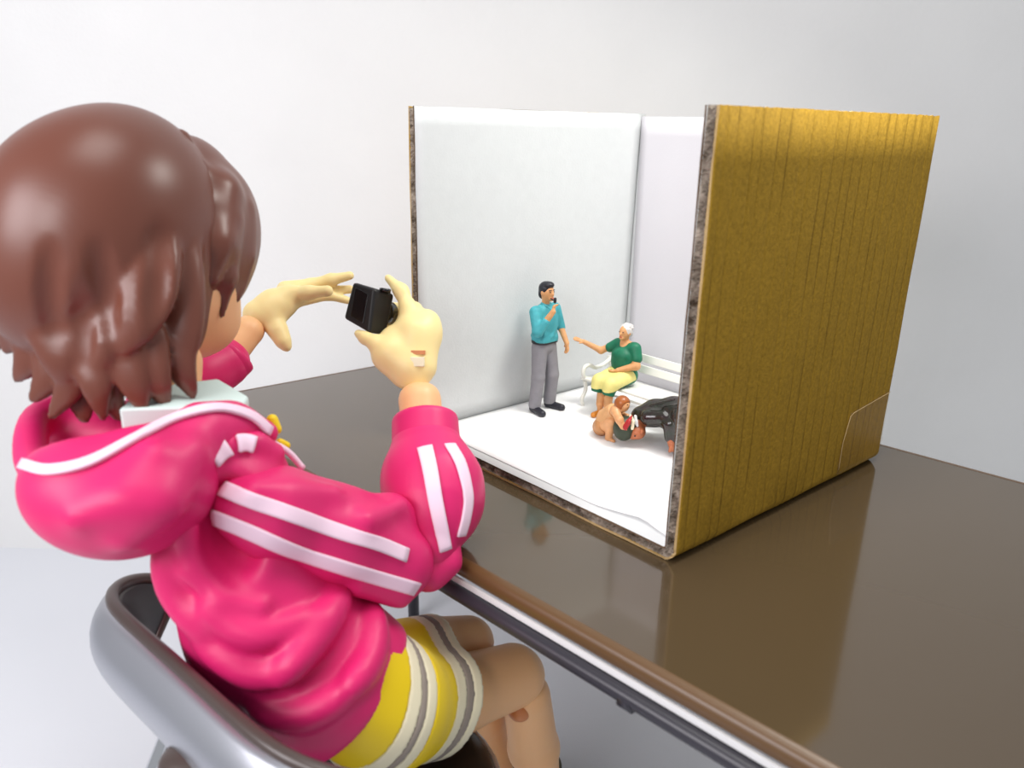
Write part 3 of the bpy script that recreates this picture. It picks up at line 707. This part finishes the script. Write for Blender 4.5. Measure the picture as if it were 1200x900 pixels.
# ------------------------------------------------------------------ doll
doll = thing('doll', 'large jointed doll with brown hair in pink hooded jacket, seated on the chair', 'doll', (-.24, .71, ZF))
def Qc(pts): return [Q(*p) for p in pts]
VD = unit(at(250, 500, 1)-CO)                       # view direction through the doll
# torso of the jacket
j = SDF(.025)
j.chain(Qc([(258, 590, .775, 82), (316, 726, .805, 90), (392, 794, .825, 88), (434, 812, .835, 77)]))
j.chain(Qc([(205, 520, .80, 50), (258, 560, .79, 70)]))
def shit(sd, u, v, d):
    p = sd.hit(u, v); dd = (p-CO)@FW
    return p if abs(dd-d) < .12 else at(u, v, d)
ring_p = [(322, 530, .765), (300, 519, .75), (268, 521, .735), (238, 544, .725), (219, 582, .72), (214, 622, .72), (224, 668, .725), (258, 703, .735), (305, 712, .745)]
ring3 = [(shit(j, *p), R(11, p[2])) for p in ring_p]
j.ell(at(264, 626, .70), (R(42, .7), .052, R(70, .7)), [unit(CR+.15*CU), FW, unit(CU-.15*CR)], k=.014, mode=-1)
j.chain(ring3, k=.012)
# folds
for a_, b_, c__, r in (((236, 712), (300, 745), (372, 722), 8), ((232, 752), (300, 790), (362, 762), 8), ((402, 692), (376, 738), (330, 796), 9),
                       ((300, 832), (360, 838), (432, 792), 9), ((440, 712), (436, 765), (412, 806), 7), ((192, 640), (206, 690), (238, 740), 10)):
    j.chain([(p, R(r*(.45+.55*math.sin(math.pi*i/14)), .7)-.003) for i, p in enumerate(j.hit(q[0], q[1]) for q in curve([(*a_, 0), (*b_, 0), (*c__, 0)], 14))], k=.022)
ax_t = unit(at(432, 812, .82)-at(340, 745, .79))
hemc = at(430, 810, .815)
j.half(hemc, ax_t, .006)
hol = j.hit(188, 660); j.cap(at(183, 650, .70), at(193, 668, .70), .007, .007, k=.004, mode=-1)
jo = j.obj('jacket', .0042, M['pink'], doll)
# hood lying on the back
EXC = [CR, FW, CU]
hd = SDF(.02)
hd.ell(at(146, 566, .715), (R(106, .715), .085, R(76, .715)), [unit(CR-.12*CU), FW, unit(CU+.12*CR)], k=.03)
hd.ell(at(128, 592, .70), (R(72, .70), .06, R(50, .70)), [unit(CR-.35*CU), FW, unit(CU+.35*CR)], k=.03)
hd.chain(Qc([(185, 545, .70, 44), (236, 506, .735, 26), (272, 499, .765, 20), (312, 508, .785, 14)]), k=.03)
hd.ell(at(135, 502, .75), (R(92, .75), .082, R(38, .75)), [unit(CR+.22*CU), FW, unit(CU-.22*CR)], k=.012, mode=-1)
hd.cap(at(205, 500, .79), at(200, 440, .79), .06, .06, k=.01, mode=-1)
hd.chain([(p, .0105) for p in curve([at(*q) for q in ((52, 556, .70), (38, 540, .72), (37, 510, .745), (48, 488, .775), (80, 478, .80), (130, 484, .815), (190, 490, .82))], 36)], k=.010)
hd.ell(at(120, 520, .80), (R(85, .8), .025, R(40, .8)), EXC, k=.02)
for a_, b_, c__ in (((182, 535), (150, 585), (95, 605)), ((225, 530), (190, 590), (150, 630))): hd.chain([(hd.hit(*a_), R(8, .68)), (hd.hit(*b_), R(11, .68)), (hd.hit(*c__), R(5, .68))], k=.03)
hd.obj('hood', .0042, M['pink'], doll)
band_obj('hood_piping', hd, [(29, 545), (60, 552), (105, 543), (155, 518), (203, 493), (250, 480), (290, 487), (315, 506)], R(11, .68), M['stripe'], doll, .003, n=40)
# collar
cl = SDF(.006); cn = at(205, 470, .79)
def colr(u, v, d): return at(u, v, d)
poly = [(150, 478, .74), (205, 455, .775), (256, 449, .80), (292, 471, .795), (286, 481, .765), (205, 484, .72), (140, 486, .71)]
tv = [colr(*p) for p in poly]; V = np.array([p+ZU*.006 for p in tv]+[p-ZU*.02 for p in tv]); n_ = len(poly)
mesh_obj('collar', V, [tuple(range(n_-1, -1, -1)), tuple(range(n_, 2*n_))]+[(i, (i+1) % n_, n_+(i+1) % n_, n_+i) for i in range(n_)], M['mint'], doll, bevel=.003)
# right upper sleeve
us = SDF(.02)
us.chain(Qc([(288, 592, .745, 40), (318, 604, .755, 46), (395, 632, .80, 47), (462, 660, .845, 46)]), k=.02)
us.chain(Qc([(330, 590, .785, 40), (420, 612, .83, 34)]), k=.03)
us.ell(at(456, 612, .85), (R(32, .85), R(30, .85), R(36, .85)), k=.012)
for a_, b_ in (((300, 575), (390, 578)), ((430, 610), (468, 592)), ((420, 690), (470, 705))): us.cap(us.hit(*a_), us.hit(*b_), R(7, .8), R(4, .8), k=.02)
us.obj('upper_sleeve', .0036, M['pink'], doll)
band_obj('sleeve_stripe', us, [(261, 573), (300, 588), (350, 606), (400, 624), (440, 636), (477, 651)], R(17, .76), M['stripe'], doll, n=30)
band_obj('sleeve_stripe', us, [(250, 606), (290, 622), (340, 644), (400, 664), (440, 676), (488, 690)], R(18, .76), M['stripe'], doll, n=30)
for p0, p1 in (((248, 540), (268, 524)), ((278, 520), (298, 522))):
    try: band_obj('shoulder_stripe', j, [p0, ((p0[0]+p1[0])/2, (p0[1]+p1[1])/2-2), p1], R(20, .72), M['stripe'], doll, .0025, n=6)
    except Exception: pass
# right forearm
fs = SDF(.016)
fs.chain(Qc([(508, 640, .875, 28), (508, 596, .90, 50), (507, 565, .92, 53), (500, 528, .945, 42)]), k=.02)
fs.ell(at(530, 585, .915), (R(32, .91), R(30, .91), R(52, .91)), k=.02).ell(at(478, 560, .92), (R(26, .91), R(30, .91), R(34, .91)), k=.02)
fs.obj('forearm_sleeve', .0036, M['pink'], doll)
eb = SDF(.01); eb.chain(Qc([(478, 640, .86, 16), (482, 664, .862, 18), (503, 672, .868, 18), (524, 658, .872, 15), (530, 640, .875, 10)]), k=.012); eb.chain(Qc([(478, 670, .865, 20), (508, 664, .88, 22)])); eb.obj('elbow_fold', .003, M['pink'], doll)
band_obj('sleeve_stripe', fs, [(498, 524), (504, 550), (510, 585), (516, 615), (522, 645)], [R(x, .87) for x in np.linspace(18, 15, 25)], M['stripe'], doll, n=24)
band_obj('sleeve_stripe', fs, [(527, 521), (540, 545), (548, 580), (546, 605), (540, 628)], [R(x, .87) for x in np.linspace(15, 14, 25)], M['stripe'], doll, n=24)
cu = SDF(.006); c0, c1 = at(500, 530, .945), at(498, 488, .965); cx = unit(c1-c0)
cu.cap(c0-cx*.03, c1+cx*.05, R(41, .95), R(38, .95)).half(c1, cx, .008).half(c0, -cx, .006); cu.obj('cuff', .003, M['pink'], doll)
ws = SDF(.006); ws.chain(Qc([(496, 505, .96, 24), (492, 470, .975, 25)])); ws.half(at(491, 448, .985), unit(at(490, 440, .99)-at(494, 490, .968)), .014); ws.obj('wrist', .0025, M['skin'], doll)
# right hand
h = SDF(.010); D_ = .995
h.chain(Qc([(489, 452, .985, 11), (489, 436, .988, 10)]))
h.chain(Qc([(482, 428, .99, 24), (488, 392, 1.0, 22), (496, 384, 1.005, 20)]), k=.014)
h.chain(Qc([(474, 435, .99, 18), (458, 415, .99, 20), (462, 400, 1.0, 18)]), k=.014)
h.chain(Qc([(497, 430, .99, 14), (500, 395, 1.003, 14), (500, 378, 1.01, 13)]), k=.012)
h.chain(Qc([(456, 412, .985, 15), (440, 402, .985, 9), (428, 396, .99, 7), (420, 391, .995, 5)]), k=.006)          # thumb
h.chain(Qc([(480, 385, 1.0, 14), (479, 362, 1.005, 9), (470, 341, 1.012, 7.5), (455, 326, 1.02, 4.5)]), k=.010)    # index
for k_, (u_, v_) in enumerate(((496, 374), (502, 382), (503, 394))):
    h.chain([(at(u_, v_, 1.015), R(10, 1)), (at(u_-10, v_-12, 1.05), R(8.5, 1)), (at(u_-34, v_-12+k_*3, 1.065), R(7.5, 1)), (at(u_-48, v_-4+k_*3, 1.05), R(6, 1))], k=.004)
hs = h
h.obj('hand', .0023, M['skin2'], doll)
p = h.hit(490, 413, .9); V, F = boxv(p+FW*.0012, (R(8, 1), .003, R(2.2, 1)), [CR, FW, CU]); mesh_obj('peg_slot', V, F, M['joint'], doll, smooth=False)
p = h.hit(489, 424, .9); V, F = boxv(p+FW*.0015, (R(8, 1), .003, R(5.5, 1)), [CR, FW, CU]); mesh_obj('wrist_peg', V, F, M['cream'], doll, smooth=False, bevel=.001)
# left arm
lf = SDF(.012); lf.chain(Qc([(215, 545, .825, 34), (180, 520, .90, 42), (190, 478, .97, 36), (235, 440, 1.0, 32), (262, 425, 1.02, 30)]), k=.015); lf.obj('upper_sleeve', .004, M['pink'], doll)
lc = SDF(.006); a_, b_ = at(252, 436, 1.015), at(278, 412, 1.03); cx = unit(b_-a_); lc.cap(a_-cx*.03, b_+cx*.05, R(29, 1), R(28, 1)).half(b_, cx, .006).half(a_, -cx, .006); lc.obj('cuff', .003, M['pink'], doll)
h = SDF(.009)
h.chain(Qc([(268, 420, 1.025, 17), (290, 390, 1.045, 17)])); h.ell(at(294, 384, 1.05), (R(15, 1.05),)*3); h.obj('wrist', .0025, M['skin'], doll)
h = SDF(.009)
h.chain(Qc([(303, 369, 1.06, 18), (322, 358, 1.07, 18), (343, 348, 1.075, 12)]), k=.012).cap(at(318, 366, 1.065), at(335, 357, 1.07), R(17, 1.06), R(11, 1.07), k=.012)
h.chain(Qc([(316, 372, 1.06, 13), (326, 388, 1.055, 10), (332, 400, 1.052, 7.5), (336, 407, 1.052, 5)]), k=.01)
h.chain(Qc([(338, 345, 1.07, 10), (362, 343, 1.065, 7.5), (384, 341, 1.06, 6.5)]), k=.008)
h.chain(Qc([(335, 340, 1.085, 11), (365, 334, 1.10, 7.5), (388, 328, 1.10, 7), (410, 323, 1.10, 5)]), k=.006)
h.chain(Qc([(345, 347, 1.09, 9), (380, 341, 1.11, 6), (410, 339, 1.115, 5)]), k=.006)
h.chain(Qc([(345, 352, 1.08, 9), (385, 346, 1.10, 5.5), (407, 352, 1.11, 4.5)]), k=.006)
h.obj('hand', .0023, M['skin2'], doll)
# neck, head
nk = SDF(.006); nk.cap(at(196, 505, .79), at(205, 425, .805), .03, .027); nk.obj('neck', .003, M['skin'], doll)
HF = unit(np.array([math.cos(math.radians(62)), math.sin(math.radians(62)), 0])); HR = np.array([HF[1], -HF[0], 0])
hc = at(150, 290, .775)
hf = SDF(.02); fc = hc+HF*.034-ZU*.026-HR*.008
hf.ell(fc, (.084, .085, .094), [HR, HF, ZU]); hf.ell(fc+HF*.045-ZU*.07, (.04, .04, .03), [HR, HF, ZU], k=.05).ell(fc+HF*.085-ZU*.032, (.004, .008, .006), [HR, HF, ZU], k=.008)
hf.obj('head', .004, M['skin'], doll)
for sx in (-1, 1):
    e = SDF(.002); e.ell(fc+HF*.066+HR*.042*sx-ZU*.008, (.015, .016, .022), [HR, HF, ZU]); e.obj('eye', .003, M['eye'], doll)
e = SDF(.002); e.cap(fc+HF*.078-ZU*.058-HR*.01, fc+HF*.078-ZU*.058+HR*.01, .003); e.obj('mouth', .0015, M['mouth'], doll)
# hair: back mass, locks, parted front piece
hr = SDF(.014); EX = [CR, FW, CU]
hr.ell(at(124, 268, .775), (R(124, .775), .118, R(126, .775)), EX)
hr.ell(at(160, 240, .785), (R(77, .785), .085, R(99, .785)), EX, k=.05)
hr.ell(at(116, 342, .785), (R(106, .785), .10, R(96, .785)), EX, k=.06)
hr.ell(at(190, 330, .80), (R(42, .80), .07, R(100, .80)), EX, k=.04)
def lock(pts, k=.007, flat=.5):
    """a tapering lock of hair, flat against the head, ending in a point"""
    P = curve([at(u, v, d) for u, v, d, r in pts], 16); W = curve([(R(r, .73), 0, 0) for u, v, d, r in pts], 16)[:, 0]
    hr.chain([(p, max(w_, .0012)) for p, w_ in zip(P, W)], k=k, flat=(FW, flat))
for pts in ([(75, 250, .738, 38), (66, 320, .716, 42), (72, 400, .706, 30), (84, 468, .722, 2)],
            [(160, 250, .742, 44), (162, 320, .712, 46), (156, 370, .702, 30), (146, 412, .70, 3)],
            [(200, 270, .748, 30), (206, 340, .738, 32), (212, 400, .736, 20), (204, 446, .75, 2)],
            [(112, 320, .725, 30), (112, 390, .702, 28), (120, 468, .72, 2)],
            [(40, 290, .745, 30), (26, 365, .735, 26), (6, 414, .745, 2)],
            [(45, 350, .738, 26), (40, 410, .735, 20), (18, 446, .745, 2)],
            [(60, 370, .73, 24), (62, 430, .728, 19), (36, 472, .735, 2)],
            [(80, 390, .718, 22), (84, 445, .718, 16), (58, 492, .73, 2)],
            [(108, 390, .712, 20), (112, 445, .708, 16), (122, 492, .72, 2)],
            [(142, 390, .712, 22), (154, 440, .712, 16), (170, 486, .722, 2)],
            [(172, 390, .72, 20), (182, 440, .722, 15), (196, 480, .738, 2)],
            [(204, 390, .735, 20), (212, 430, .738, 14), (228, 466, .75, 2)],
            [(132, 420, .725, 20), (128, 460, .724, 13), (142, 492, .732, 2)],
            [(62, 410, .738, 22), (92, 460, .738, 15), (100, 494, .742, 2)]): lock(pts)
for g in (((116, 285), (120, 340), (126, 395)), ((60, 290), (58, 350), (66, 410)), ((188, 265), (186, 330), (180, 390)), ((92, 330), (96, 390), (98, 430))):
    pp = [hr.hit(q[0], q[1]) for q in curve([(*p, 0) for p in g], 12)]; gr = hr.grad(np.array(pp)); n_ = len(pp)
    hr.chain([(p+unit(n)*(.0125-.0070*math.sin(math.pi*i/(n_-1))), .0075) for i, (p, n) in enumerate(zip(pp, gr))], k=.012, mode=-1)
hr.chain(Qc([(14, 330, .77, 20), (5, 375, .77, 13), (-4, 416, .775, 1.5)]), k=.006)
hr.obj('hair', .0034, M['hair'], doll)
bg = SDF(.01)
bg.ell(at(234, 264, .835), (R(58, .835), .08, R(104, .835)), [unit(CR+.16*CU), FW, unit(CU-.16*CR)])
bg.ell(at(268, 262, .85), (R(28, .835), .06, R(56, .835)), EX, k=.02)
bg.chain(Qc([(186, 148, .79, 6), (212, 163, .78, 7), (227, 193, .775, 7), (233, 235, .77, 7), (235, 290, .772, 7), (235, 335, .78, 5)]), k=.014)
bg.chain(Qc([(258, 225, .80, 20), (254, 285, .783, 15), (247, 324, .778, 8)]), k=.022)
bg.chain(Qc([(284, 245, .84, 12), (282, 300, .84, 13), (278, 350, .84, 3)]), k=.008)
bg.chain(Qc([(264, 260, .80, 18), (263, 325, .80, 14), (260, 371, .81, 3)]), k=.008)
bg.chain(Qc([(240, 300, .79, 18), (240, 340, .79, 10), (238, 366, .80, 3)]), k=.008)
bg.obj('hair_fringe', .0034, M['hair'], doll)
# jacket front details
mesh_obj('zip_pull', *tube(curve([at(318, 490, .80), at(323, 499, .80), at(326, 506, .80)], 8), [.003]+[.0055]*8, 10), M['yellow'], doll) if False else None
zp = SDF(.003); zp.cap(at(319, 492, .80), at(324, 503, .80), .006, .0055); zp.obj('drawstring_end', .0016, M['yellow'], doll)
zp = SDF(.003); zp.cap(at(328, 518, .80), at(336, 522, .805), .004, .004); zp.obj('drawstring_end', .0016, M['yellow'], doll)
mesh_obj('front_piping', *tube(curve([at(318, 518, .79), at(338, 530, .80), at(355, 549, .81)], 10), .0035, 8), M['stripe'], doll)
# thighs
th = SDF(.008); th.chain(Qc([(450, 838, .87, 52), (540, 812, .945, 43), (600, 792, 1.0, 37)])); th.ell(at(607, 792, 1.005), (R(30, 1),)*3); th.obj('thigh', .0036, M['skin'], doll)
kn_ = SDF(.004); kn_.ell(at(609, 826, 1.0), (R(16, 1), R(22, 1), R(16, 1))); kn_.obj('knee_joint', .002, M['joint'], doll)
footR = np.array([.07, .93, ZF])
knR = at(617, 815, 1.01)
sh = SDF(.01); sh.chain([(knR, R(28, 1.01)), (knR*.7+.3*footR+ZU*.0, R(31, 1.01)), (footR+ZU*.06, R(18, 1.01))]); sh.obj('shin', .0036, M['skin'], doll)
tl = SDF(.008); tl.chain(Qc([(430, 790, .92, 46), (500, 762, .99, 38), (548, 752, 1.035, 30)])); tl.ell(at(552, 754, 1.04), (R(25, 1.03),)*3); tl.obj('thigh', .0036, M['skin'], doll)
knL = at(553, 775, 1.05); footL = np.array([-.0, .99, ZF])
kn_ = SDF(.004); kn_.ell(at(548, 778, 1.045), (R(14, 1), R(20, 1), R(14, 1))); kn_.obj('knee_joint', .002, M['joint'], doll)
sl_ = SDF(.01); sl_.chain([(knL, R(26, 1.05)), (knL*.7+.3*footL, R(27, 1.05)), (footL+ZU*.06, R(17, 1.05))]); sl_.obj('shin', .0036, M['skin'], doll)
for f_ in (footR, footL):
    s_ = SDF(.012); s_.cap(f_+ZU*.035-Fc*.02, f_+ZU*.03+Fc*.10, .034, .03).half(f_+ZU*.0005, -ZU, .004); s_.obj('shoe', .004, M['sock'], doll)
# skirt in bands
sk = SDF(.03)
sk.chain(Qc([(395, 785, .81, 76), (450, 825, .84, 78)]))
sk.chain(Qc([(440, 835, .865, 66), (560, 815, .95, 58)]), k=.02)
sk.chain(Qc([(430, 790, .90, 56), (545, 760, 1.01, 46)]), k=.02)
s0 = at(430, 810, .815); sw = unit(at(545, 830, .93)-s0)
s_hem = float((at(556, 802, .90)-s0)@sw); 
bands = [('waist_band', -.25, .03, 'yellow'), ('cream_band', .03, .14, 'cream'), ('grey_band', .14, .20, 'grey'), ('cream_band', .20, .31, 'cream'), ('yellow_band', .31, .74, 'yellow'), ('cream_band', .74, .84, 'cream'), ('grey_band', .84, .91, 'grey'), ('cream_band', .91, 1.0, 'cream')]
SKL = s_hem
for nm, a_, b_, mm in bands:
    q_ = SDF(.001); q_.other(sk); q_.half(s0+sw*SKL*b_, sw, .0006).half(s0+sw*SKL*a_, -sw, .0006)
    lo = np.min([o[1] for o in sk.ops], 0); hi = np.max([o[2] for o in sk.ops], 0)
    q_.ops.insert(0, (lambda P: P[..., 0]*0+1, lo, hi, .0001, 1)); q_.obj(nm, .0022, M[mm], doll)

# ------------------------------------------------------------------ toy camera in the doll's hands
Nt, Nb = at(439, 338, .985), at(433, 391, .985); Lt, Lb = at(413, 330, 1.0), at(402, 373, 1.0); Rt_, Rb = at(463, 345, 1.012), at(453, 394, 1.012)
tcam = thing('camera', 'small black toy camera held up in the doll\'s hands', 'camera', tuple((Nb+Lb+Rb)/3))
V, F = hexa([Lb, Nb, Rb, Lb+Rb-Nb, Lt, Nt, Rt_, Lt+Rt_-Nt]); mesh_obj('camera_body', V, F, M['black'], tcam, bevel=.004)
u1, u2, u3 = unit(Nb-Lb), unit(Rb-Nb), unit(Nt-Nb)
mesh_obj('screen', *boxv((Nt+Nb+Lt+Lb)/4-np.cross(u1, u3)*0+unit(np.cross(u1, u3))*.0003, (.011, .019, .0012), [u1, unit(Nt-Nb+Lt-Lb), unit(np.cross(u1, u3))]), M['black2'], tcam, smooth=False, bevel=.0008)
mesh_obj('shutter_button', *tube([(Nt+Rt_)/2+u3*-.001, (Nt+Rt_)/2+u3*.0035], .0075, 14), M['black2'], tcam)
lc_ = (Lt+Lb+Rt_+Rb)/4+(Lt-Nt)*.5; ln = unit(Lt-Nt)
mesh_obj('lens', *tube([(Rt_+Rb)/2+(Lt-Nt)*.5, (Rt_+Rb)/2+(Lt-Nt)*.5+u2*.018], .016, 20), M['black2'], tcam)
